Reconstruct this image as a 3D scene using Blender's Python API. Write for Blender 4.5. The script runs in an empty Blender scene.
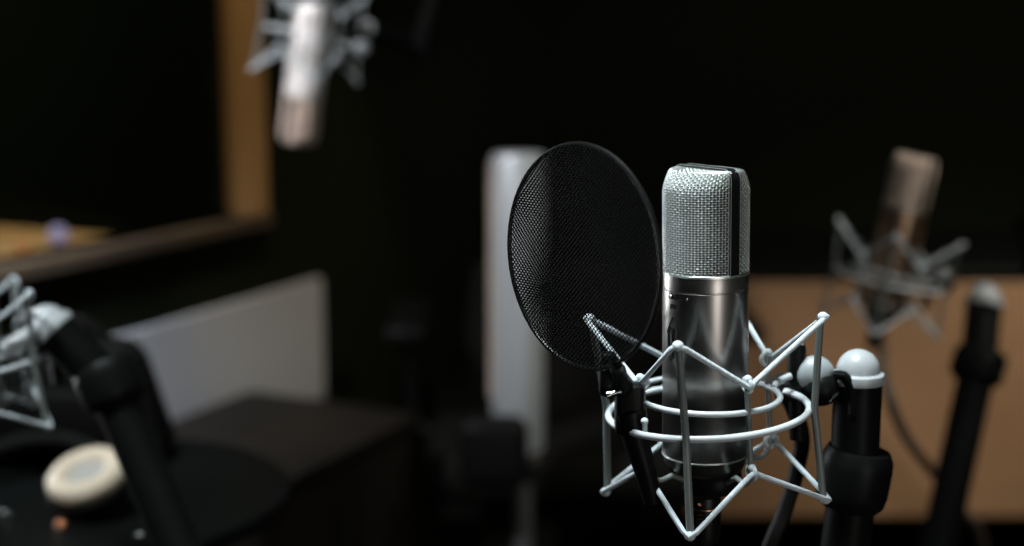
import bpy, bmesh, math, random
from mathutils import Vector, Matrix, Quaternion
random.seed(4)
S = bpy.context.scene
C = S.collection
PI = math.pi
R = math.radians

# ------------------------------------------------------------------ camera, world, lights, exposure
CZ = 1.17
F = 50 / 36 * 1024
PITCH = R(10)
cd = bpy.data.cameras.new('camera'); cam = bpy.data.objects.new('camera', cd); C.objects.link(cam)
cam.location = (0, 0, CZ); cam.rotation_euler = (PI / 2 - PITCH, 0, 0)
cd.lens = 50; cd.sensor_width = 36; cd.clip_start = .02
cd.dof.use_dof = True; cd.dof.focus_distance = .802; cd.dof.aperture_fstop = 2.9
S.camera = cam
S.view_settings.view_transform = 'Standard'; S.view_settings.look = 'None'
S.view_settings.gamma = 1; S.view_settings.use_curve_mapping = False
S.view_settings.exposure = 0.0
w = bpy.data.worlds.new('world'); S.world = w; w.use_nodes = True
w.node_tree.nodes['Background'].inputs[0].default_value = (.75, .9, .8, 1)
w.node_tree.nodes['Background'].inputs[1].default_value = .030

def area(name, loc, target, power, color, sx, sy, spread=180):
    l = bpy.data.lights.new(name, 'AREA'); l.energy = power; l.color = color
    l.shape = 'RECTANGLE'; l.size = sx; l.size_y = sy; l.spread = R(spread)
    o = bpy.data.objects.new(name, l); C.objects.link(o); o.location = loc
    d = Vector(target) - Vector(loc); o.rotation_euler = d.to_track_quat('-Z', 'Y').to_euler()
    return o
def spot(name, loc, target, power, color, ang, rad=.04, blend=.5):
    l = bpy.data.lights.new(name, 'SPOT'); l.energy = power; l.color = color
    l.spot_size = R(ang); l.shadow_soft_size = rad; l.spot_blend = blend
    o = bpy.data.objects.new(name, l); C.objects.link(o); o.location = loc
    d = Vector(target) - Vector(loc); o.rotation_euler = d.to_track_quat('-Z', 'Y').to_euler()
    return o
MIC = (.111, .817, .98)
area('overhead_light', (-.15, .75, 2.35), MIC, 4.9, (.88, .97, 1), .45, .3, 50)
area('side_window_light', (-.67, 1.46, 1.0), MIC, .75, (.92, .96, 1), .14, .5, 60)  # unseen strip light added inside the room for the microphone's left stripe
area('front_room_light', (.68, -.50, .95), MIC, .75, (1, .95, .91), .40, 1.1, 60)

def W(px, py, Y):
    """point of the room at depth Y (metres in front of the lens) seen at a pixel"""
    x = (px - 512) / F; v = (273 - py) / F
    dy = math.cos(PITCH) + v * math.sin(PITCH); dz = -math.sin(PITCH) + v * math.cos(PITCH)
    k = Y / dy
    return Vector((x * k, Y, CZ + dz * k))

# ------------------------------------------------------------------ materials
def mat(name, col, rough=.5, metal=0., spec=.5, aniso=0., coat=0.):
    m = bpy.data.materials.new(name); m.use_nodes = True
    b = m.node_tree.nodes['Principled BSDF']
    b.inputs['Base Color'].default_value = (*col, 1); b.inputs['Roughness'].default_value = rough
    b.inputs['Metallic'].default_value = metal; b.inputs['Specular IOR Level'].default_value = spec
    b.inputs['Coat Weight'].default_value = coat
    b.inputs['Anisotropic'].default_value = aniso
    return m
def noisy(m, c2, scale=20, detail=4, fac=.5, stretch=(1, 1, 1), bump=0., wave=False):
    nt = m.node_tree; b = nt.nodes['Principled BSDF']
    tc = nt.nodes.new('ShaderNodeTexCoord'); mp = nt.nodes.new('ShaderNodeMapping')
    mp.inputs['Scale'].default_value = stretch
    n = nt.nodes.new('ShaderNodeTexNoise'); n.inputs['Scale'].default_value = scale; n.inputs['Detail'].default_value = detail
    nt.links.new(tc.outputs['Object'], mp.inputs[0]); nt.links.new(mp.outputs[0], n.inputs['Vector'])
    mx = nt.nodes.new('ShaderNodeMix'); mx.data_type = 'RGBA'
    mx.inputs[6].default_value = b.inputs['Base Color'].default_value; mx.inputs[7].default_value = (*c2, 1)
    r = nt.nodes.new('ShaderNodeMath'); r.operation = 'MULTIPLY'; r.inputs[1].default_value = fac * 2
    nt.links.new(n.outputs['Fac'], r.inputs[0]); nt.links.new(r.outputs[0], mx.inputs[0])
    nt.links.new(mx.outputs[2], b.inputs['Base Color'])
    if bump:
        bp = nt.nodes.new('ShaderNodeBump'); bp.inputs['Strength'].default_value = bump; bp.inputs['Distance'].default_value = .002
        nt.links.new(n.outputs['Fac'], bp.inputs['Height']); nt.links.new(bp.outputs[0], b.inputs['Normal'])
    return m
M = {}
M['satin'] = noisy(mat('satin_nickel', (.27, .255, .24), .30, 1, aniso=.2), (.32, .305, .29), 60, 3, .5, (1, 1, .03))
M['wire'] = mat('steel_wire', (.58, .62, .60), .36, 1)
M['champagne'] = mat('champagne_wire', (.78, .66, .56), .4, .7)  # leaning microphone's warm reflection put into the wire colour
M['champagne_body'] = mat('champagne_body', (.40, .26, .17), .35, 1)  # warm reflected light painted into the body metal
M['pale_body'] = mat('pale_satin_body', (.80, .78, .76), .5, .4)  # hanging body made paler to stand for the strong light on it
M['black_metal'] = mat('black_metal', (.004, .004, .004), .35, 0, .35)
M['black_plastic'] = noisy(mat('black_plastic', (.003, .0035, .003), .42, 0, .07), (.005, .006, .0055), 80, 3, .5)
M['soft_black'] = noisy(mat('black_fabric', (.003, .003, .0025), .8, 0, .1), (.005, .005, .004), 120, 4, .5, bump=.3)
M['chrome'] = mat('chrome', (.8, .8, .8), .12, 1)
M['grey_rod'] = mat('grey_painted_rod', (.13, .15, .142), .38, 0, .5)
M['pale_rod'] = mat('pale_grey_rod', (.44, .48, .495), .38, 0, .5)
M['yoke_grey'] = mat('yoke_grey', (.26, .29, .30), .4, 0, .4)
M['elastic'] = noisy(mat('pale_elastic', (.50, .56, .585), .62, 0, .3), (.43, .485, .51), 400, 2, .5, bump=.25)
M['cap'] = mat('pale_cap', (.33, .355, .365), .36, 0, .4)
M['gold'] = mat('gold_film', (.16, .095, .035), .45, 1)
M['copper'] = mat('copper', (.8, .42, .25), .3, 1)
M['cable'] = mat('cable_rubber', (.007, .0065, .006), .6, 0, .12)
M['tan_cable'] = mat('brown_grey_cable', (.10, .08, .06), .6)
M['wood'] = noisy(mat('honey_wood', (.30, .18, .07), .5), (.27, .15, .06), 9, 6, .5, (6, 6, .5), .2)
M['desk'] = noisy(mat('brown_laminate', (.23, .13, .066), .55, 0, .3), (.17, .098, .052), 5, 5, .5, (.5, 3, 6))
M['grey_wall'] = noisy(mat('grey_paint', (.33, .335, .34), .8, 0, .2), (.29, .295, .30), 6, 3, .5)
M['dark_wall'] = noisy(mat('black_acoustic_felt', (.0065, .0085, .004), .95, 0, .05), (.005, .0065, .003), 150, 4, .5, bump=.3)
M['floor'] = noisy(mat('dark_carpet', (.010, .010, .007), .95, 0, .1), (.005, .005, .004), 200, 4, .5, bump=.4)
M['leather'] = noisy(mat('dark_brown_leather', (.009, .0072, .005), .6, 0, .15), (.005, .004, .003), 60, 5, .5, bump=.4)
M['alu'] = noisy(mat('brushed_aluminium', (.58, .635, .66), .42, .4), (.36, .40, .43), 40, 3, .5, (1, 1, .05))
M['dim_steel'] = mat('dark_steel', (.12, .125, .13), .45, .5)
M['tan_leather'] = noisy(mat('tan_leatherette', (.60, .53, .42), .6, 0, .4), (.52, .42, .30), 90, 3, .5, bump=.3)
M['pad_cloth'] = mat('pale_driver_cloth', (.34, .33, .30), .9)
M['mixer'] = mat('pale_wood_desk', (.40, .27, .13), .6)

def emit(name, col, s):
    m = bpy.data.materials.new(name); m.use_nodes = True; nt = m.node_tree
    b = nt.nodes['Principled BSDF']; b.inputs['Base Color'].default_value = (.02, .02, .02, 1)
    b.inputs['Emission Color'].default_value = (*col, 1); b.inputs['Emission Strength'].default_value = s
    return m
M['lilac'] = emit('lilac_lamp', (.42, .36, .62), .75)
M['amber'] = emit('amber_lamp', (.75, .30, .09), .55)

def glass_mat():
    m = bpy.data.materials.new('window_glass'); m.use_nodes = True; nt = m.node_tree; nt.nodes.clear()
    o = nt.nodes.new('ShaderNodeOutputMaterial'); t = nt.nodes.new('ShaderNodeBsdfTransparent'); t.inputs[0].default_value = (.8, .82, .8, 1)
    g = nt.nodes.new('ShaderNodeBsdfGlossy'); g.inputs['Roughness'].default_value = .03
    lw = nt.nodes.new('ShaderNodeLayerWeight'); lw.inputs[0].default_value = .5
    fr = nt.nodes.new('ShaderNodeMath'); fr.operation = 'POWER'; fr.inputs[1].default_value = 4; nt.links.new(lw.outputs['Facing'], fr.inputs[0])
    mx = nt.nodes.new('ShaderNodeMixShader')
    fm_ = nt.nodes.new('ShaderNodeMath'); fm_.operation = 'MULTIPLY'; fm_.inputs[1].default_value = .5; nt.links.new(fr.outputs[0], fm_.inputs[0]); nt.links.new(fm_.outputs[0], mx.inputs[0]); nt.links.new(t.outputs[0], mx.inputs[1]); nt.links.new(g.outputs[0], mx.inputs[2])
    nt.links.new(mx.outputs[0], o.inputs[0]); return m
M['glass'] = glass_mat()

def screen_mat(pitch, thr, col):
    """black woven net: opaque threads with open holes between them (object space u,v = x,y)"""
    m = bpy.data.materials.new('woven_net'); m.use_nodes = True; nt = m.node_tree
    b = nt.nodes['Principled BSDF']; out = nt.nodes['Material Output']
    b.inputs['Base Color'].default_value = (*col, 1); b.inputs['Roughness'].default_value = .6; b.inputs['Specular IOR Level'].default_value = 0.01
    tc = nt.nodes.new('ShaderNodeTexCoord'); sp = nt.nodes.new('ShaderNodeSeparateXYZ')
    nt.links.new(tc.outputs['Object'], sp.inputs[0])
    def mth(op, a, b_=None):
        n = nt.nodes.new('ShaderNodeMath'); n.operation = op
        for i, v in enumerate((a, b_)):
            if v is None: continue
            if isinstance(v, (int, float)): n.inputs[i].default_value = v
            else: nt.links.new(v, n.inputs[i])
        return n.outputs[0]
    k = 2 * PI / pitch
    s = mth('ADD', sp.outputs[0], sp.outputs[1]); d = mth('SUBTRACT', sp.outputs[0], sp.outputs[1])
    a = mth('COSINE', mth('MULTIPLY', s, k * .707)); c = mth('COSINE', mth('MULTIPLY', d, k * .707))
    h = mth('ADD', a, c)
    hole = mth('GREATER_THAN', h, thr)
    bp = nt.nodes.new('ShaderNodeBump'); bp.inputs['Strength'].default_value = .9; bp.inputs['Distance'].default_value = .0006
    nt.links.new(mth('MULTIPLY', h, -1), bp.inputs['Height']); nt.links.new(bp.outputs[0], b.inputs['Normal'])
    tr = nt.nodes.new('ShaderNodeBsdfTransparent'); mx = nt.nodes.new('ShaderNodeMixShader')
    nt.links.new(hole, mx.inputs[0]); nt.links.new(b.outputs[0], mx.inputs[1]); nt.links.new(tr.outputs[0], mx.inputs[2])
    nt.links.new(mx.outputs[0], out.inputs[0])
    return m
M['net'] = screen_mat(.00200, .10, (.004, .004, .0037))

M['fine_net'] = screen_mat(.0009, 1.35, (.004, .004, .004))

# ------------------------------------------------------------------ mesh helpers
def add_tube(bm, pts, r, n=10, closed=False, cap=True):
    pts = [Vector(p) for p in pts]; N = len(pts)
    rs = r if isinstance(r, (list, tuple)) else [r] * N
    tan = []
    for i in range(N):
        a = pts[(i - 1) % N] if (closed or i > 0) else pts[i]
        b = pts[(i + 1) % N] if (closed or i < N - 1) else pts[i]
        t = b - a; tan.append(t.normalized() if t.length > 1e-9 else Vector((0, 0, 1)))
    up = Vector((0, 0, 1)) if abs(tan[0].z) < .9 else Vector((1, 0, 0))
    u = (up - tan[0] * up.dot(tan[0])).normalized()
    rings = []
    for i in range(N):
        u = (u - tan[i] * u.dot(tan[i]))
        u = u.normalized() if u.length > 1e-6 else tan[i].orthogonal().normalized()
        v = tan[i].cross(u)
        rings.append([bm.verts.new(pts[i] + (u * math.cos(2 * PI * k / n) + v * math.sin(2 * PI * k / n)) * rs[i]) for k in range(n)])
    for i in range(N if closed else N - 1):
        A = rings[i]; B = rings[(i + 1) % N]
        for k in range(n): bm.faces.new((A[k], A[(k + 1) % n], B[(k + 1) % n], B[k]))
    if cap and not closed:
        bm.faces.new(list(reversed(rings[0]))); bm.faces.new(rings[-1])
def add_lathe(bm, prof, n=48, mtx=None, cap=True):
    rings = []
    for (r, z) in prof:
        rings.append([bm.verts.new((mtx or Matrix()) @ Vector((r * math.cos(2 * PI * k / n), r * math.sin(2 * PI * k / n), z))) for k in range(n)])
    for A, B in zip(rings, rings[1:]):
        for k in range(n): bm.faces.new((A[k], A[(k + 1) % n], B[(k + 1) % n], B[k]))
    if cap:
        if prof[0][0] > 1e-5: bm.faces.new(list(reversed(rings[0])))
        if prof[-1][0] > 1e-5: bm.faces.new(rings[-1])
def add_box(bm, c, s, mtx=None, bevel=0., seg=3):
    t = bmesh.new(); bmesh.ops.create_cube(t, size=1)
    for v in t.verts: v.co = Vector((v.co.x * s[0], v.co.y * s[1], v.co.z * s[2]))
    if bevel: bmesh.ops.bevel(t, geom=t.edges[:], offset=bevel, segments=seg, affect='EDGES', profile=.5)
    me = bpy.data.meshes.new('tmp'); 
    for v in t.verts: v.co = (mtx or Matrix()) @ (v.co + Vector(c))
    t.to_mesh(me); t.free(); bm.from_mesh(me); bpy.data.meshes.remove(me)
def add_ball(bm, c, r, s=(1, 1, 1)):
    ret = bmesh.ops.create_uvsphere(bm, u_segments=20, v_segments=12, radius=r)
    for v in ret['verts']: v.co = Vector((v.co.x * s[0], v.co.y * s[1], v.co.z * s[2])) + Vector(c)
def align(p, d):
    return Matrix.Translation(Vector(p)) @ Vector(d).to_track_quat('Z', 'Y').to_matrix().to_4x4()
def obj(name, bm, m, parent=None, smooth=True, ang=35):
    bmesh.ops.recalc_face_normals(bm, faces=bm.faces)
    me = bpy.data.meshes.new(name); bm.to_mesh(me); bm.free()
    o = bpy.data.objects.new(name, me); C.objects.link(o); me.materials.append(m)
    if smooth:
        me.shade_smooth()
        try: me.set_sharp_from_angle(angle=R(ang))
        except Exception: pass
    if parent is not None:
        o.parent = parent
        if 'base' in parent: o.location = -Vector(parent['base'])
    return o
def bez(pts, n=12):
    """Catmull-Rom through points"""
    P = [Vector(p) for p in pts]; P = [P[0] * 2 - P[1]] + P + [P[-1] * 2 - P[-2]]
    out = []
    for i in range(1, len(P) - 2):
        for k in range(n):
            t = k / n; a, b, c, d = P[i - 1:i + 3]
            out.append(.5 * ((2 * b) + (c - a) * t + (2 * a - 5 * b + 4 * c - d) * t * t + (3 * b - a - 3 * c + d) * t ** 3))
    out.append(P[-2]); return out
BM = bmesh.new
def tag(o, label, cat, group=None):
    o['label'] = label; o['category'] = cat
    if group: o['group'] = group
    return o
def thing(name, label, cat, base=(0, 0, 0), mtx=None, group=None):
    o = bpy.data.objects.new(name, None); C.objects.link(o); o.empty_display_size = .02
    o['base'] = tuple(base); o.matrix_world = (mtx or Matrix()) @ Matrix.Translation(Vector(base))
    return tag(o, label, cat, group)
def struct(o): o['kind'] = 'structure'; return o
def dup(root, mtx, label, group=None, skip=()):
    r = root.copy(); C.objects.link(r); r.matrix_world = mtx @ Matrix.Translation(Vector(root['base'])); r['label'] = label
    if group: r['group'] = group
    for ch in list(root.children):
        if ch.name.split('.')[0] in skip: continue
        c = ch.copy(); C.objects.link(c); c.parent = r
        for g in ch.children:
            d = g.copy(); C.objects.link(d); d.parent = c
    return r

# ------------------------------------------------------------------ the room
P0 = Vector((-.424, 2.3, 0)); WD = Vector((.426, .905, 0)).normalized(); WN = Vector((WD.y, -WD.x, 0))   # left wall, WN faces the room
def wl(t, n, z): return P0 + WD * t + WN * n + Vector((0, 0, z))
def wall_box(bm, t0, t1, n0, n1, z0, z1, bevel=0):
    m = Matrix(((WD.x, WN.x, 0, P0.x), (WD.y, WN.y, 0, P0.y), (0, 0, 1, 0), (0, 0, 0, 1)))
    add_box(bm, ((t0 + t1) / 2, (n0 + n1) / 2, (z0 + z1) / 2), (t1 - t0, n1 - n0, z1 - z0), m, bevel)
TB = 1.25   # where the left wall meets the back wall
corner = wl(TB, 0, 0)
b = BM(); add_box(b, (.3, 1.3, -.02), (7, 7, .04)); struct(obj('floor', b, M['floor'], smooth=False))
b = BM(); add_box(b, (corner.x + 2.0, corner.y + .05, 1.4), (4.6, .1, 2.8)); struct(obj('wall_back', b, M['dark_wall'], smooth=False))
b = BM(); SZ = .862; TZ = .727; GE = .185
wall_box(b, -2.2, TB, -.05, 0, 0, SZ)
wall_box(b, .02, TB, -.05, 0, SZ, 2.8)
wall_box(b, -2.2, .02, -.05, 0, 2.2, 2.8)
struct(obj('wall_left', b, M['dark_wall'], smooth=False))
b = BM(); wall_box(b, -2.2, GE, .0005, .012, .10, TZ); struct(obj('trim_1', b, M['grey_wall'], smooth=False))
b = BM(); wall_box(b, -2.2, GE, .0005, .016, 0, .098, .002); struct(obj('baseboard_left', b, M['dark_wall'], smooth=False))
win = thing('window_1', 'studio window', 'window'); del win['label'], win['category']; win['kind'] = 'structure'
b = BM(); wall_box(b, -.030, .028, -.03, .015, SZ, 2.2, .004); wall_box(b, -2.2, -.030, -.03, .015, 2.12, 2.2, .004)
obj('window_frame', b, M['wood'], win, smooth=False)
b = BM(); wall_box(b, -2.2, .030, -.05, .022, SZ - .022, SZ, .003); obj('window_sill', b, noisy(mat('dark_wood_sill', (.05, .033, .019), .6), (.035, .024, .013), 8, 4), win, smooth=False)
b = BM(); wall_box(b, -2.2, -.030, -.020, -.014, SZ, 2.12); obj('pane', b, M['glass'], win, smooth=False)
# control room beyond the glass
b = BM(); wall_box(b, -3.2, 4.0, -1.6, -1.5, 0, 2.8); struct(obj('wall_control_room', b, noisy(mat('dark_grey_paint', (.05, .06, .035), .9, 0, .1), (.04, .05, .03), 5), smooth=False))
ct = thing('mixing_desk', 'pale wooden mixing desk glimpsed behind the dark studio window at far left', 'desk', (0, 0, 0), Matrix.Translation((0, 0, 0)))
b = BM(); wall_box(b, -1.7, -.16, -.80, -.07, .815, .84, .006); obj('desk_top', b, M['mixer'], ct)
for t in (-1.6, -.24):
    b = BM(); wall_box(b, t, t + .05, -.5, -.2, 0, .815, .004); obj('leg', b, M['black_plastic'], ct)
b = BM(); wall_box(b, -1.5, -.75, -.50, -.30, .84, .88, .01); obj('console', b, M['black_plastic'], ct)

# brown cabinet at the back right
dk = thing('wooden_cabinet', 'low brown wooden cabinet against the black back wall behind the right microphone', 'cabinet')
zt = W(800, 268, 2.6).z; x0 = .30; x1 = 1.75
b = BM(); add_box(b, ((x0 + x1) / 2, 2.84, zt - .009), (x1 - x0 + .02, .50, .018), None, .004); obj('cabinet_top', b, M['black_plastic'], dk, False)
b = BM(); add_box(b, ((x0 + x1) / 2, 2.845, (zt - .025 + .235) / 2), (x1 - x0, .47, zt - .025 - .235), None, .002); obj('body', b, M['desk'], dk, False)
b = BM(); add_box(b, ((x0 + x1) / 2, 2.602, (zt - .027 + .24) / 2), (x1 - x0 - .01, .016, zt - .027 - .24), None, .003); obj('front_panel', b, M['desk'], dk, False)
for xx in (x0 + .06, x1 - .06):
    for yy in (2.66, 3.02):
        b = BM(); add_tube(b, [(xx, yy, .236), (xx, yy, 0)], [.024, .016], 16); obj('leg', b, M['black_plastic'], dk)

# ------------------------------------------------------------------ microphone (assembly frame: z = 0 where head meets body, x right, y away)
FN = Vector((-.835, -.55, 0)).normalized(); FT = Vector((-FN.y, FN.x, 0))    # front normal, band direction
RB = .0252
def build_mic(label, wire_mat, body_mat):
    root = thing('condenser_microphone', label, 'microphone', (0, 0, -.165), None, None)
    # woven head
    RG = .0232; pu = .00195; pitch = .00138; amp = .00062; rw = .00040
    V1 = .0485; CH = .0125; kt = .70
    dz = .0105; dn = RG * (1 - kt); chl = math.hypot(dz, dn)
    topn = RG * kt - .0022; VT = V1 + chl + topn
    def prof(v):      # -> (k, z, nr, nz)
        if v < V1: 
            return 1., v, 1., 0.
        if v < V1 + chl:
            f = (v - V1) / chl; f2 = f
            return 1 - (1 - kt) * f2 ** 1.35, V1 + dz * (1 - (1 - f2) ** 1.25), .7, .7
        f = (v - V1 - chl) / topn
        return kt * (1 - f) + f * .0022 / RG, V1 + dz + .0006 * f, .05, 1.
    nu = int(round(PI * RG / pu)); nv = int(round(VT / pitch))
    for side in (1, -1):
        b = BM()
        def pt(i, v, off):
            ph = -PI / 2 + PI * i / nu
            k, z, nr, nz = prof(v)
            cn = RG * math.cos(ph) * k; ct_ = RG * math.sin(ph)
            if k < 1: ct_ *= 1 - .03 * (1 - k)
            p = FN * side * (cn + .0016) + FT * ct_ + Vector((0, 0, z))
            nrm = (FN * side * math.cos(ph) + FT * math.sin(ph)) * nr + Vector((0, 0, nz))
            return p + nrm.normalized() * off
        for i in range(1, nu):
            pts = [pt(i, j * pitch * .5, amp * math.sin(PI * j / 2 + PI / 2 + PI * i)) for j in range(0, nv * 2 + 1)]
            add_tube(b, pts, rw, 5, cap=False)
        for j in range(0, nv):
            pts = [pt(i * .5, j * pitch, -amp * math.cos(PI * i / 2 + PI * j)) for i in range(0, nu * 2 + 1)]
            add_tube(b, pts, rw, 5, cap=False)
        obj('wire_grille', b, wire_mat, root, ang=180)
    # black band over the head
    b = BM(); hw = .0034; ro = .0250; zt_ = V1 + dz + .0024
    path = [(-ro, .0), (-ro, V1)] + [(-ro + .006 * (1 - math.cos(a)), zt_ - .006 + .006 * math.sin(a)) for a in [R(x) for x in (0, 30, 60, 90)]] + \
           [(ro - .006 * (1 - math.cos(a)), zt_ - .006 + .006 * math.sin(a)) for a in [R(x) for x in (90, 60, 30, 0)]] + [(ro, V1), (ro, .0)]
    rings = []
    for i, (t, z) in enumerate(path):
        inn = Vector((t, z)) ; c0 = Vector((0, .02)); 
        ti = t - (.0016 if t > 0 else -.0016); zi = min(z, zt_ - .0016)
        rings.append([b.verts.new(FT * a + FN * n_ + Vector((0, 0, zz))) for (a, zz, n_) in ((t, z, hw), (t, z, -hw), (ti, zi, -hw), (ti, zi, hw))])
    for A, B in zip(rings, rings[1:]):
        for k in range(4): b.faces.new((A[k], A[(k + 1) % 4], B[(k + 1) % 4], B[k]))
    hb = obj('head_band', b, M['black_metal'], root)
    for s in (1, -1):
        b = BM(); add_tube(b, [FT * t * 1.003 + FN * s * hw + Vector((0, 0, z)) for (t, z) in path], .00028, 6)
        e = obj('bright_edge', b, M['grey_rod'], hb); e.location = (0, 0, 0)
    b = BM(); add_lathe(b, [(.0205, .001), (.0205, V1)], 64, None, False); obj('inner_net', b, M['fine_net'], root)  # fine black lining added to keep the inside of the head dark
    # capsule inside
    b = BM(); mt = align((0, 0, .027), FN)
    add_lathe(b, [(.0, .0045), (.0125, .0045), (.0135, .0035), (.0135, -.0035), (.0125, -.0045), (0, -.0045)], 32, mt)
    obj('capsule', b, M['gold'], root)
    b = BM(); add_lathe(b, [(.0136, .004), (.0165, .004), (.0165, -.004), (.0136, -.004)], 32, mt, False)
    add_box(b, (0, 0, .006), (.010, .010, .012), None, .001)
    obj('capsule_holder', b, M['black_metal'], root)
    # body
    b = BM()
    add_lathe(b, [(.0, .0004), (.0238, .0004), (.0249, 0), (RB, -.0007), (RB, -.0085), (RB - .00022, -.0088), (RB - .00022, -.0092), (RB, -.0095),
                  (RB, -.1085), (.0246, -.1095), (.0240, -.1150), (.0225, -.1185), (.0185, -.1210), (.0, -.1210)], 96)
    body = obj('body', b, body_mat, root)
    b = BM(); add_lathe(b, [(.0248, .0012), (.0253, .0008), (.0253, -.0004), (.0250, -.0007)], 96, None, False); obj('head_ring', b, M['wire'], root)
    b = BM(); add_tube(b, [(RB * .985 * math.cos(a), RB * .985 * math.sin(a), -.1097) for a in [2 * PI * k / 72 for k in range(72)]], .0007, 8, True)
    obj('bottom_band', b, M['wire'], root)
    # marks on the front of the body
    def sp(u, z, off=.0002):
        z += .0038
        a = u / RB; return (FN * math.cos(a) + FT * math.sin(a)) * (RB + off) + Vector((0, 0, z))
    b = BM(); add_box(b, (0, 0, 0), (.0052, .0034, .0012), align(sp(0, -.0155, 0), FN) @ Matrix.Rotation(PI / 2, 4, 'Z') @ Matrix.Rotation(PI / 2, 4, 'Z'), .0005)
    sw = obj('pattern_switch', b, M['black_metal'], body); sw.location = (0, 0, 0)
    b = BM(); add_ball(b, sp(-.0006, -.0155, .0009), .0009); k_ = obj('switch_knob', b, M['chrome'], body); k_.location = (0, 0, 0)
    dark = M['black_metal']
    b = BM()
    for cu in (-.00085, .00085):
        add_tube(b, [sp(cu + .00085 * math.cos(a), -.0215 + .00135 * math.sin(a)) for a in [2 * PI * q / 16 for q in range(16)]], .00022, 5, True)
    o = obj('pattern_symbol', b, dark, body); o.location = (0, 0, 0)
    b = BM()
    S_ = [[(-.0048, -.037), (-.0022, -.0325), (.0008, -.0275)], [(-.0042, -.036), (-.0036, -.044), (-.003, -.050)],
          [(-.0018, -.0335), (-.0026, -.040), (-.0022, -.050), (-.0008, -.0535), (.0004, -.050), (.0002, -.040), (-.0006, -.034)],
          [(.0012, -.034), (.0014, -.044), (.0018, -.052)], [(.0014, -.035), (.0032, -.0335), (.0036, -.040), (.0038, -.052)],
          [(-.0035, -.0445), (-.0005, -.0435)]]
    for st in S_:
        add_tube(b, [sp(p.x, p.y) for p in bez([(u, z, 0) for u, z in st], 6)], .00030, 5)
    o = obj('maker_mark', b, dark, body); o.location = (0, 0, 0)
    for a, z in ((1.62, -.010), (.42, -.0125)):
        b = BM(); add_ball(b, (FN * math.cos(a) + FT * math.sin(a)) * (RB + .0001) + Vector((0, 0, z)), .0007 if a > 1 else .0004)
        o = obj('screw', b, M['chrome'], body); o.location = (0, 0, 0)
    # connector
    b = BM(); add_lathe(b, [(.0, -.1205), (.0115, -.1205), (.0115, -.134), (.0100, -.136), (.0100, -.158), (.0085, -.165), (0, -.165)], 32)
    obj('plug', b, M['black_metal'], root)
    b = BM()
    add_tube(b, [(.0102 * math.cos(a), .0102 * math.sin(a), -.1425) for a in [2 * PI * k / 32 for k in range(32)]], .0005, 6, True)
    add_ball(b, (-.004, -.0098, -.139), .0012)
    for z in (-.1455, -.148, -.1505): add_tube(b, [(.0101 * math.cos(a), .0101 * math.sin(a), z) for a in [-PI / 2 - .55 + q * .1 for q in range(4)]], .0005, 6)
    obj('plug_ring', b, M['copper'], root)
    return root

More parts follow.
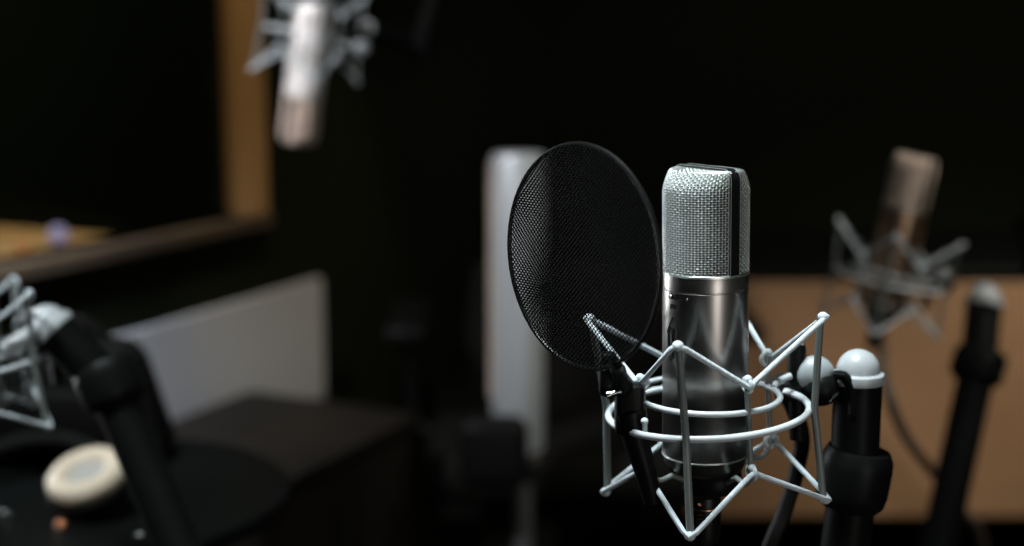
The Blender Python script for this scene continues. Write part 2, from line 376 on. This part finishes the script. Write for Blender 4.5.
# ------------------------------------------------------------------ spider shock mount
D0 = -7.7
def pol(phi, r, z): a = R(phi + D0); return Vector((r * math.sin(a), -r * math.cos(a), z))
OA = [-11, 80, 168, 258.5]; IA = [32.4, 122.4, 212.4, 302.4]
RO = .059; RI = .0425; ZO = -.0835; ZI = -.0740
def build_mount(label):
    root = thing('shock_mount', label, 'shock mount', (0, 0, -.14))
    b = BM(); pts = [pol(a, RO, ZO) for a in range(-172, 131, 4)]; add_tube(b, pts, .0021, 12); obj('outer_ring', b, M['pale_rod'], root)
    b = BM(); pts = [pol(a, RI, ZI + .003 * math.sin(R(-a)) ) for a in range(-180, 180, 5)]; add_tube(b, pts, .0018, 12, True)
    obj('inner_ring', b, M['pale_rod'], root)
    b = BM(); add_tube(b, bez([pol(112, RI, ZI - .002), pol(118, RI + .006, ZI), pol(119, RI + .015, ZI + .002)]), .0021, 10); obj('link_arm', b, M['pale_rod'], root)
    zt_, zb_ = -.0282, -.1363; rt = RO + .009; rb = RO + .0062
    for a in OA:
        b = BM()
        pts = [pol(a, rt, zt_ + .0015), pol(a, RO + .0042, ZO + .010), pol(a, RO + .0034, ZO + .003), pol(a, RO + .0034, ZO - .003), pol(a, RO + .0040, ZO - .010), pol(a, rb, zb_ - .0015)]
        add_tube(b, pts, .0022, 12); o = obj('outer_post', b, M['grey_rod'], root)
    for a in IA:
        b = BM()
        up = -.057; lo = -.108
        pts = [pol(a, RI + .001, up)] + [pol(a, RI + .0005, up + (lo - up) * q / 6) for q in range(1, 7)] + \
              [pol(a, RI - .008 + .008 * math.cos(x), lo - .010 * math.sin(x) * 1.2) for x in [R(y) for y in (15, 30, 45, 60, 75, 90)]] + [pol(a, .027, -.1185), pol(a, .0175, -.1235)]
        add_tube(b, pts, .00165, 10); obj('inner_post', b, M['grey_rod'], root)
    # elastic cords, zigzag round the cage
    for nm, zo, zi, s in (('upper', zt_, -.0595, 1), ('lower', zb_, -.1110, -1)):
        b = BM(); P = []
        ro = rt if s > 0 else rb
        for k in range(4):
            P += [pol(OA[k] - 3.2, ro + .0008, zo - s * .0012), pol(OA[k], ro + .0034, zo + s * .0008), pol(OA[k] + 3.2, ro + .0008, zo - s * .0012)]
            P += [pol(IA[k] - 4.5, RI + .0032, zi + s * .0015), pol(IA[k], RI + .0046, zi - s * .0012), pol(IA[k] + 4.5, RI + .0032, zi + s * .0015)]
        add_tube(b, P, .00165, 10, True)
        for k in range(4):
            add_ball(b, pol(OA[k], ro + .0012, zo + s * .0006), .0032, (1, 1, .9))
            add_tube(b, [pol(IA[k], RI + .001 + .0042 * math.cos(x), zi + .0042 * math.sin(x) * .9) for x in [2 * PI * q / 16 for q in range(16)]], .0014, 8, True)
        obj('elastic_cord', b, M['elastic'], root)
    for a in IA:
        for z, rr in ((-.056, .0026), (-.108, .0024)):
            b = BM(); add_ball(b, pol(a, RI + .0018, z), rr); obj('post_cap', b, M['elastic'], root)
    b = BM(); add_lathe(b, [(.0125, -.1212), (.0172, -.1212), (.0180, -.1225), (.0180, -.1305), (.0170, -.132), (.0125, -.132)], 36, None, False); obj('thread_nut', b, M['black_plastic'], root)
    # pin with a ball end on the outer ring
    b = BM(); p = pol(-40 + 2, RO - .002, ZO); add_tube(b, [p, p + Vector((0, 0, .006))], .0014, 8); add_ball(b, p + Vector((0, 0, .0075)), .0022); obj('pin', b, M['elastic'], root)
    # swivel: block, bolt and rounded yoke at the back right
    b = BM(); q = pol(131, RO, ZO)
    add_box(b, q + Vector((.0030, .002, -.001)), (.012, .012, .012), None, .002); add_lathe(b, [(0, 0), (.0050, 0), (.0050, .030), (.0058, .034), (.0058, .058), (.0050, .060), (0, .060)], 24, align(q + Vector((.009, .0, -.032)), (.03, 0, 1)))
    obj('swivel_bolt', b, M['black_plastic'], root)
    b = BM(); add_lathe(b, [(0, 0), (.0045, 0), (.0047, .0015), (.003, .003), (0, .003)], 24, align(q + Vector((.0108, 0, .0278)), (.03, 0, 1))); obj('bolt_cap', b, M['chrome'], root)
    b = BM(); add_lathe(b, [(0, 0), (.0035, 0), (.0035, .003), (0, .003)], 6, align(q + Vector((-.001, -.004, .0)), (-.6, -.8, 0))); obj('clamp_screw', b, M['chrome'], root)
    b = BM(); add_ball(b, Vector((.0700, .030, -.0745)), .0122, (1., .8, .95)); obj('yoke', b, M['yoke_grey'], root)
    b = BM(); add_ball(b, Vector((.0730, .027, -.083)), .0128, (.9, .85, .85)); add_tube(b, [q + Vector((.006, 0, -.002)), Vector((.066, .030, -.080)), Vector((.082, .030, -.076))], .0055, 12); obj('yoke_shell', b, M['black_plastic'], root)
    return root

# ------------------------------------------------------------------ boom stand, in world coordinates
def boom_stand(label, top, hinge, low, foot, r=.0142, group=None, mount_side=-1, up=None):
    top, hinge, low = Vector(top), Vector(hinge), Vector(low)
    base = Vector(foot) if foot is not None else low
    root = thing('boom_stand', label, 'microphone stand', base)
    ax = (top - hinge).normalized()
    mt = align(top, ax)
    b = BM(); dome = [(.0142, -.0035), (.0152, -.003), (.0155, 0), (.0150, .0022), (.0128, .0034)]
    dome += [(.0126 * math.cos(a), .0042 + .0125 * math.sin(a)) for a in [R(x) for x in (8, 20, 32, 45, 57, 68, 79)]] + [(0, .0167)]
    sc = r / .0142
    add_lathe(b, [(x * sc, z * sc) for x, z in dome], 40, mt); obj('end_cap', b, M['cap'], root)
    b = BM(); add_tube(b, [top - ax * .003, hinge], r, 32); obj('upper_tube', b, M['black_plastic'], root)
    b = BM(); cx = Vector((0, -1, .15)).normalized()
    add_lathe(b, [(0, -.019), (r * 1.30, -.019), (r * 1.46, -.014), (r * 1.50, -.008), (r * 1.50, .009), (r * 1.42, .015), (r * 1.2, .0185), (0, .0185)], 40, align(hinge, (low - top).normalized() + Vector((-.1, 0, 0))))
    hk = obj('hinge', b, M['black_plastic'], root)
    b = BM(); add_tube(b, [hinge, low], r * 1.02, 28); obj('lower_tube', b, M['black_plastic'], root)
    # clip beside the cap
    b = BM(); side = Vector((mount_side, 0, 0)); c = top + ax * (-.002) + side * (r * .75) + Vector((0, -r * .8, 0))
    add_tube(b, bez([c + Vector((-.006, 0, .006)), c + Vector((0, 0, .005)), c + Vector((.005, 0, -.004)), c + Vector((.006, 0, -.018))], 5), .0032, 8)
    obj('clip', b, M['black_plastic'], root)
    b = BM(); add_tube(b, [c + Vector((-.007, -.003, .008)), c + Vector((-.001, -.0035, .0072))], .0010, 8)
    add_tube(b, [c + Vector((-.009, -.002, -.010)), c + Vector((-.004, -.003, -.004))], .0010, 8); obj('clip_pin', b, M['chrome'], root)
    if foot is not None:
        foot = Vector(foot)
        b = BM(); add_lathe(b, [(0, 0), (.13, 0), (.132, .004), (.128, .012), (.03, .018), (.02, .03), (0, .03)], 40, Matrix.Translation(foot)); obj('base', b, M['black_plastic'], root)
        b = BM(); add_tube(b, [low, Vector((foot.x, foot.y, foot.z + .02))], r * .75, 20); obj('pole', b, M['black_plastic'], root)
    return root

# ------------------------------------------------------------------ pop filter (assembly frame)
zj = W(705, 279, .792).z
O0 = Vector((.1145, .817, zj))
def A(px, py, Y): return W(px, py, Y) - O0
def build_pop(label):
    root = thing('pop_filter', label, 'pop filter', tuple(pol(-78, RO, ZO)))
    n = Vector((-.775, -.632, 0)).normalized(); t = Vector((-n.y, n.x, 0)); t = Vector((.632, -.775, 0)).normalized()
    c = A(580.5, 257, .752); rad = .0605
    fm = Matrix((( t.x, 0, -n.x, c.x), (t.y, 0, -n.y, c.y), (0, 1, 0, c.z), (0, 0, 0, 1)))
    for off, rot in ((-.0015, 0.), (.0015, .03)):
        b = BM(); m_ = Matrix.Rotation(rot, 4, 'Z')
        rings = [[b.verts.new((rad * q / 12 * math.cos(2 * PI * k / 64), rad * q / 12 * math.sin(2 * PI * k / 64), 0)) for k in range(64)] for q in range(1, 13)]
        c0 = b.verts.new((0, 0, 0))
        for k in range(64): b.faces.new((c0, rings[0][k], rings[0][(k + 1) % 64]))
        for X, Y in zip(rings, rings[1:]):
            for k in range(64): b.faces.new((X[k], Y[k], Y[(k + 1) % 64], X[(k + 1) % 64]))
        o = obj('net', b, M['net'], root); o.matrix_local = Matrix.Translation(-Vector(root['base'])) @ fm @ Matrix.Translation((0, 0, off)) @ m_
    b = BM(); add_tube(b, [fm @ Vector((rad * math.cos(a), rad * math.sin(a), 0)) for a in [2 * PI * k / 96 for k in range(96)]], .0013, 8, True)
    obj('rim', b, M['black_metal'], root)
    rim = lambda d: fm @ Vector((rad * math.cos(R(d)), rad * math.sin(R(d)), 0))
    cl = A(624, 398, .800)
    b = BM(); add_tube(b, bez([rim(-62), A(618, 370, .772), A(622, 384, .785), cl], 8), [.0035] * 8 + [.0045] * 8 + [.006] * 9, 12)
    add_box(b, A(608, 374, .790), (.010, .010, .026), None, .003)
    obj('bracket', b, M['black_plastic'], root)
    b = BM(); add_box(b, A(629, 408, .793), (.016, .016, .030), None, .003)
    add_tube(b, bez([A(630, 412, .79), A(636, 440, .788), A(645, 470, .786), A(653, 502, .786)], 6), [.0088, .0088, .0085, .0082, .008, .0078, .0076, .0074, .007, .007, .0068, .0066, .0064, .0062, .006, .006, .0058, .0056, .0055], 14)
    cb = obj('clamp', b, M['black_plastic'], root)
    b = BM(); p = A(621, 391, .780); add_lathe(b, [(0, 0), (.0014, 0), (.0014, .006), (.0022, .006), (.0022, .0085), (0, .0085)], 12, align(p, (-.9, -.1, -.25)))
    obj('clamp_screw', b, M['chrome'], root)
    b = BM(); add_ball(b, A(637, 433, .780), .0014); obj('clamp_pin', b, M['chrome'], root)
    return root

TR = Matrix.Translation
def lean(deg, piv=(0, 0, -.085)): return TR(Vector(piv)) @ Matrix.Rotation(R(deg), 4, 'Y') @ TR(-Vector(piv))
mic = build_mic('silver condenser microphone in sharp focus with bright woven wire head', M['wire'], M['satin'])
mnt = build_mount('pale grey wire cage shock mount holding the sharp silver microphone')
pop = build_pop('round black net pop filter standing left of the sharp silver microphone')
def place(o, m): o.matrix_world = m @ TR(Vector(o['base']))
T0 = TR(O0)
place(mic, T0 @ lean(-1.0)); place(mnt, T0 @ TR((.0018, 0, 0)) @ lean(-4.4)); place(pop, T0)
ZF = 0.0
YS = .85
boom_stand('black boom stand with white domed cap right beside the sharp silver microphone',
           W(858, 377, YS), W(854, 478, YS), W(838, 600, YS), (W(838, 600, YS).x - .01, YS + .02, 0), r=.0148)
b = BM(); add_tube(b, bez([O0 + Vector((.052, .045, -.075)), W(801, 430, .875), W(798, 465, .88), W(785, 510, .88), W(768, 552, .88), W(740, 640, .9), (.20, .93, .5), (.16, 1.0, .1), (.16, 1.05, .006), (-.1, 1.1, .006)], 10), .0052, 10)
tag(obj('microphone_cable', b, M['cable']), 'black cable curving down between the sharp shock mount and its stand', 'cable')

# ------------------------------------------------------------------ right background microphone
GRP = None
OR = W(905, 208, 1.60); 
TRr = TR(OR) @ Matrix.Rotation(R(10), 4, 'Y') 
m2 = dup(mic, TRr, 'blurred copper-toned condenser microphone leaning at the right of the room')
for ch in m2.children:
    if ch.name.startswith('wire_grille'): ch.data = ch.data.copy(); ch.data.materials[0] = M['champagne']
    if ch.name.startswith('body'): ch.data = ch.data.copy(); ch.data.materials[0] = M['champagne_body']
dup(mnt, TRr, 'blurred dim grey cage shock mount around the leaning copper-toned microphone')
boom_stand('blurred black boom stand with white cap slanting down at the right edge', W(984, 303, 1.60), W(978, 366, 1.57), W(936, 560, 1.50),
           (W(936, 560, 1.50).x, 1.50, 0), r=.0200)
pop2 = dup(pop, TR(OR + Vector((.10, -.02, .06))) @ Matrix.Rotation(R(75), 4, 'Z') , 'faint blurred black net pop filter beyond the leaning copper-toned microphone')
b = BM(); add_tube(b, bez([OR + Vector((-.018, 0, -.163)), W(886, 385, 1.5), W(905, 435, 1.52), W(935, 475, 1.60), W(962, 510, 1.68), W(985, 560, 1.72), (.70, 1.85, .1), (.78, 1.95, .008)], 10), .006, 10)
tag(obj('microphone_cable', b, M['tan_cable']), 'blurred brown-grey cable hanging below the leaning copper-toned microphone', 'cable')

# ------------------------------------------------------------------ upside-down microphone, top left
OT = W(303, 97, 1.85)
TRt = TR(OT) @ Matrix.Rotation(R(8), 4, 'Y') @ Matrix.Rotation(PI, 4, 'X')
m3 = dup(mic, TRt, 'blurred microphone hanging upside down beside the wooden window frame')
for ch in m3.children:
    if ch.name.startswith('wire_grille'): ch.data = ch.data.copy(); ch.data.materials[0] = M['champagne']
    if ch.name.startswith('body'): ch.data = ch.data.copy(); ch.data.materials[0] = M['pale_body']
dup(mnt, TRt, 'blurred bright cage shock mount on the upside-down hanging microphone')
boom_stand('blurred dim boom arm with pale cap reaching right from the hanging microphone', W(366, 30, 1.84), W(420, 46, 1.9), W(470, -120, 2.1), None, .012)
b = BM()
# ------------------------------------------------------------------ lower left microphone mount
OL = W(-38, 262, 1.12)
TRl = TR(OL)
dup(mic, TRl @ lean(-1), 'silver condenser microphone just outside the left edge')
dup(mnt, TRl @ lean(-6), 'blurred pale cage shock mount cut by the left edge of the photo')
boom_stand('blurred black boom stand with bright white cap at the lower left', W(52, 328, 1.13), W(110, 384, 1.13), W(188, 570, 1.09), (W(188, 570, 1.09).x, 1.03, 0), r=.0175)
b = BM(); add_tube(b, [W(44, 322, 1.12), W(28, 336, 1.11), W(12, 345, 1.10), W(5, 350, 1.1)], .0062, 14)
tag(obj('adapter_arm', b, M['cap']), 'short bright white adapter arm below the white cap at lower left', 'adapter')

# ------------------------------------------------------------------ office chairs and armchair
def office_chair(label, c, yaw):
    root = thing('office_chair', label, 'chair', (0, 0, 0), TR(Vector((c[0], c[1], 0))) @ Matrix.Rotation(R(yaw), 4, 'Z'))
    H = c[2]
    b = BM(); add_box(b, (0, .23, H - .24), (.44, .06, .48), None, .028, 5)
    for v in b.verts:
        k = (v.co.z - (H - .48)) / .48; v.co.x *= 1.05 - .28 * k; v.co.y += .05 * (v.co.x / .22) ** 2 * -1 + .05 * k
    obj('backrest', b, M['soft_black'], root)
    b = BM(); add_box(b, (0, 0, .47), (.48, .46, .09), None, .04, 5); obj('seat', b, M['soft_black'], root)
    for s in (-1, 1):
        b = BM(); add_box(b, (s * .27, 0, .68), (.07, .26, .03), None, .014, 4); a = obj('armrest', b, M['black_plastic'], root)
        b = BM(); add_tube(b, [(s * .27, 0, .67), (s * .27, .02, .5), (s * .2, .02, .45)], .014, 10); obj('armrest_post', b, M['black_plastic'], a)
    b = BM(); add_tube(b, [(0, 0, .43), (0, 0, .08)], .025, 16); add_tube(b, [(0, .18, .45), (0, .27, .5), (0, .27, H - .3)], .018, 10); obj('column', b, M['black_plastic'], root)
    for k in range(5):
        a = 2 * PI * k / 5; e = Vector((math.cos(a) * .28, math.sin(a) * .28, .075))
        b = BM(); add_tube(b, [(0, 0, .1), e], [.022, .012], 10); l = obj('leg', b, M['black_plastic'], root)
        b = BM(); add_lathe(b, [(0, -.02), (.022, -.02), (.028, -.015), (.028, .015), (.022, .02), (0, .02)], 20, align((e.x, e.y, .029), (-math.sin(a), math.cos(a), 0))); obj('caster', b, M['black_plastic'], l)
    return root
q = W(455, 268, 2.15); office_chair('dark office chair with rounded backrest left of the grey metal tube', (.10, 2.33, q.z - .06), 0)
c0 = W(250, 390, 2.2); LZ = c0.z
lc = thing('low_cabinet', 'low dark brown cabinet below the pale grey wall panel', 'cabinet', (c0.x, c0.y, 0))
rel = Vector((c0.x, c0.y, 0)) - P0; tc_, nc_ = rel.dot(WD), rel.dot(WN)
b = BM(); wall_box(b, tc_ - .42, tc_, nc_, nc_ + .31, LZ - .024, LZ, .004); obj('cabinet_top', b, M['leather'], lc)
b = BM(); wall_box(b, tc_ - .41, tc_ - .01, nc_ + .01, nc_ + .29, .05, LZ - .024, .002); obj('body', b, M['leather'], lc)
b = BM(); wall_box(b, tc_ - .39, tc_ - .03, nc_ + .03, nc_ + .27, 0, .05); obj('plinth', b, M['black_plastic'], lc)
for k in (0, 1):
    b = BM(); wall_box(b, tc_ - .405 + .2 * k, tc_ - .21 + .2 * k, nc_ + .29, nc_ + .303, .06, LZ - .03, .003); d = obj('door', b, M['leather'], lc)
    b = BM(); h0 = wl(tc_ - .235 + .05 * k, nc_ + .318, LZ - .18); add_tube(b, [h0, h0 + Vector((0, 0, .10))], .004, 8)
    for e in (0, .10): add_tube(b, [h0 + Vector((0, 0, e)), h0 + Vector((0, 0, e)) - WN * .018], .003, 8)
    o = obj('handle', b, M['black_metal'], d); o.location = (0, 0, 0)

# ------------------------------------------------------------------ grey metal tube stand in the middle
q = W(518, 154, 2.0); q2 = W(518, 448, 2.0)
st = thing('metal_tube_stand', 'blurred upright aluminium tube behind the left edge of the pop filter', 'stand', (q.x, 2.0, 0))
xx = q.x
b = BM(); add_lathe(b, [(0, q2.z), (.036, q2.z), (.038, q2.z + .004), (.038, q.z - .004), (.036, q.z), (0, q.z)], 48, TR((xx, 2.0, 0))); obj('sleeve', b, M['alu'], st)
b = BM(); add_tube(b, [(xx + .008, 2.0, q2.z + .01), (xx + .008, 2.0, .02)], .014, 20); obj('pole', b, M['dim_steel'], st)
b = BM(); add_lathe(b, [(0, -.02), (.022, -.02), (.024, -.016), (.024, .016), (.022, .02), (0, .02)], 24, TR((xx + .008, 2.0, q2.z - .025))); c_ = obj('collar', b, M['chrome'], st)
b = BM(); add_box(b, (xx - .035, 1.945, q2.z + .012), (.10, .05, .105), None, .022, 5); obj('clamp', b, M['black_plastic'], st)
b = BM(); add_lathe(b, [(0, 0), (.115, 0), (.115, .012), (.03, .022), (0, .022)], 40, TR((xx + .008, 2.0, 0))); obj('base', b, M['black_plastic'], st)
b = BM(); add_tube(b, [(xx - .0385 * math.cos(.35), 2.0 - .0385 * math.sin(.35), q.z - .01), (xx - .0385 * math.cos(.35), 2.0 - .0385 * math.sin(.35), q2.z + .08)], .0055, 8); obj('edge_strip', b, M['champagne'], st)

# ------------------------------------------------------------------ side table with headphones, lower left
HP = W(70, 512, 1.32); tz = HP.z - .012
tb = thing('side_table', 'small black side table under the blurred headphones at the lower left', 'table', (HP.x, HP.y, 0))
b = BM(); add_lathe(b, [(0, tz - .02), (.190, tz - .02), (.195, tz - .015), (.195, tz - .003), (.192, tz), (0, tz)], 64, TR((HP.x, HP.y + .10, 0))); obj('table_top', b, M['black_plastic'], tb)
b = BM(); add_tube(b, [(HP.x, HP.y + .10, tz - .02), (HP.x, HP.y + .10, .02)], .025, 20); obj('leg', b, M['black_plastic'], tb)
b = BM(); add_lathe(b, [(0, 0), (.16, 0), (.16, .012), (.04, .022), (0, .022)], 40, TR((HP.x, HP.y + .10, 0))); obj('base', b, M['black_plastic'], tb)
hp = thing('headphones', 'blurred black headphones with a tan ear cushion lying at the lower left', 'headphones', tuple(HP + Vector((0, 0, -.012))))
cc = Vector((HP.x - .066, HP.y, tz))
b = BM(); add_tube(b, [cc + Vector((.080 * math.cos(a), .045 + .105 * math.sin(a), .020 + .020 * math.sin(a))) for a in [PI * k / 30 for k in range(31)]], .009, 12); obj('headband', b, M['soft_black'], hp)
for s in (-1, 1):
    p = cc + Vector((s * .078, .030, .030)); d = Vector((-.15 * s, -.32, .93)).normalized()
    b = BM(); add_lathe(b, [(0, -.020), (.028, -.018), (.040, -.008), (.042, .002), (.038, .006), (0, .006)], 36, align(p, d)); cu = obj('ear_cup', b, M['black_plastic'], hp)
    b = BM(); mt = align(p + d * .011, d)
    add_tube(b, [mt @ Vector((.029 * math.cos(a), .029 * math.sin(a), 0)) for a in [2 * PI * k / 36 for k in range(36)]], .0110, 12, True)
    o = obj('ear_cushion', b, M['tan_leather'], cu); o.location = (0, 0, 0)
    b = BM(); add_lathe(b, [(0, .004), (.020, .004), (.024, .002), (.024, 0), (0, 0)], 24, mt); o = obj('driver_cloth', b, M['pad_cloth'], cu); o.location = (0, 0, 0)
# small steel bolts along the front edge of the table
b.free()
for i, (px, py) in enumerate(((62, 523), (140, 534), (8, 512))):
    p = W(px, py, 1.22); p.z = tz + .0048
    ang = None
    y = (CZ - p.z); dd = W(px, py, 1.0) - Vector((0, 0, CZ)); kk = (p.z - CZ) / dd.z; p = Vector((0, 0, CZ)) + dd * kk
    b = BM(); add_lathe(b, [(0, 0), (.0065, 0), (.0065, .005), (.004, .0065), (.004, .010), (0, .010)], 6 if i < 2 else 16, TR((p.x, p.y, tz)))
    tag(obj('thumb_nut', b, M['copper'] if i == 0 else M['chrome']), ['tiny copper-toned nut glinting below the tan ear cushion', 'tiny dim steel nut on the table, right of the copper-toned one', 'tiny steel nut on the table at the far left edge'][i], 'nut')

bg = W(70, 400, 1.52)
bag = thing('bag', 'black cloth bag standing on the side table behind the headphones', 'bag', (bg.x, 1.53, tz))
b = BM(); hh = W(60, 346, 1.5).z - tz
add_box(b, (0, 0, hh / 2), (.21, .085, hh), None, .026, 5)
for v in b.verts:
    k = v.co.z / hh; v.co.x = v.co.x * (1.16 - .36 * k) ; v.co.y *= 1.1 - .3 * k; v.co += Vector((bg.x - .008, 1.53, tz))
obj('body', b, M['soft_black'], bag)
b = BM(); add_box(b, (bg.x - .008, 1.487, tz + hh * .40), (.15, .016, hh * .5), None, .007, 3); obj('pocket', b, M['soft_black'], bag)
b = BM(); add_tube(b, [(bg.x - .008 + .045 * math.cos(a), 1.53, tz + hh - .004 + .03 * math.sin(a)) for a in [PI * k / 16 for k in range(17)]], .005, 8); obj('handle', b, M['soft_black'], bag)

# signal lamps of the control room beyond the glass
def lamp(name, px, py, t_, r, m, label):
    # distance behind the glass found along the sight line
    d = (W(px, py, 1.0) - Vector((0, 0, CZ)))
    n0 = WN.dot(Vector((0, 0, 0)) - P0); dn = WN.dot(d); k = (t_ - n0) / dn
    p = Vector((0, 0, CZ)) + d * k
    root = thing(name, label, 'lamp', tuple(p - Vector((0, 0, r))))
    b = BM(); add_ball(b, p, r); obj('bulb', b, m, root)
    b = BM(); add_lathe(b, [(0, -r * .5), (r * .8, -r * .5), (r * .7, 0), (0, 0)], 20, TR(p - Vector((0, 0, r * .9)))); obj('base', b, M['black_plastic'], root)
    return p
lamp('signal_lamp', 58, 234, -.15, .014, M['lilac'], 'round lilac signal light glowing on the desk behind the studio window')
lamp('signal_lamp', 22, 247, -.12, .012, M['amber'], 'small amber signal light at left behind the studio window')
spot('desk_lamp_light', wl(-.4, -.5, 1.7), wl(-.4, -.25, .84), 26, (1, .72, .42), 50)  # no lamp stands here; unseen spot added to warm the mixing desk
spot('window_frame_light', (-.1, 1.7, 2.3), wl(0, 0, 1.12), 55, (1, .80, .54), 27)  # unseen spot added to brighten the wooden jamb
area('wall_panel_light', (-.60, 1.35, 1.7), wl(-.50, 0, .6), 3.6, (.85, .9, 1), .3, .3, 50)  # unseen area light added so the grey panel brightens to the left
spot('hanging_mic_light', (-.9, 1.0, 2.0), OT, 105, (1, .97, 1), 25)  # unseen spot added to whiten the hanging microphone
spot('ceiling_spot', (1.2, 1.3, 2.4), (.85, 2.6, .45), 62, (1, .92, .80), 75)  # unseen spot added to lift the black walls and the right side
spot('right_mic_light', (1.15, .75, 1.75), (OR + W(984, 303, 1.6)) / 2, 26, (1, .95, .9), 20)  # extra unseen spot added for the right microphone and its stand cap
spot('control_room_light', wl(-.2, -.5, 2.6), wl(1.2, -1.5, 1.2), 16, (.9, 1, .75), 120)  # unseen dim fill added so the control room is not pure black
spot('left_table_light', (-.75, .75, 2.0), W(45, 350, 1.15), 80, (.9, .97, 1), 26)  # unseen spot added for the white cap, mount and headphones at left
spot('cabinet_light', (1.3, 1.55, 1.5), (1.12, 2.6, .42), 78, (1, .93, .80), 62, .04, 1)  # second unseen spot added low down to brighten the cabinet front
bpy.context.view_layer.update()
for o in bpy.data.objects:
    if 'base' in o.keys(): del o['base']
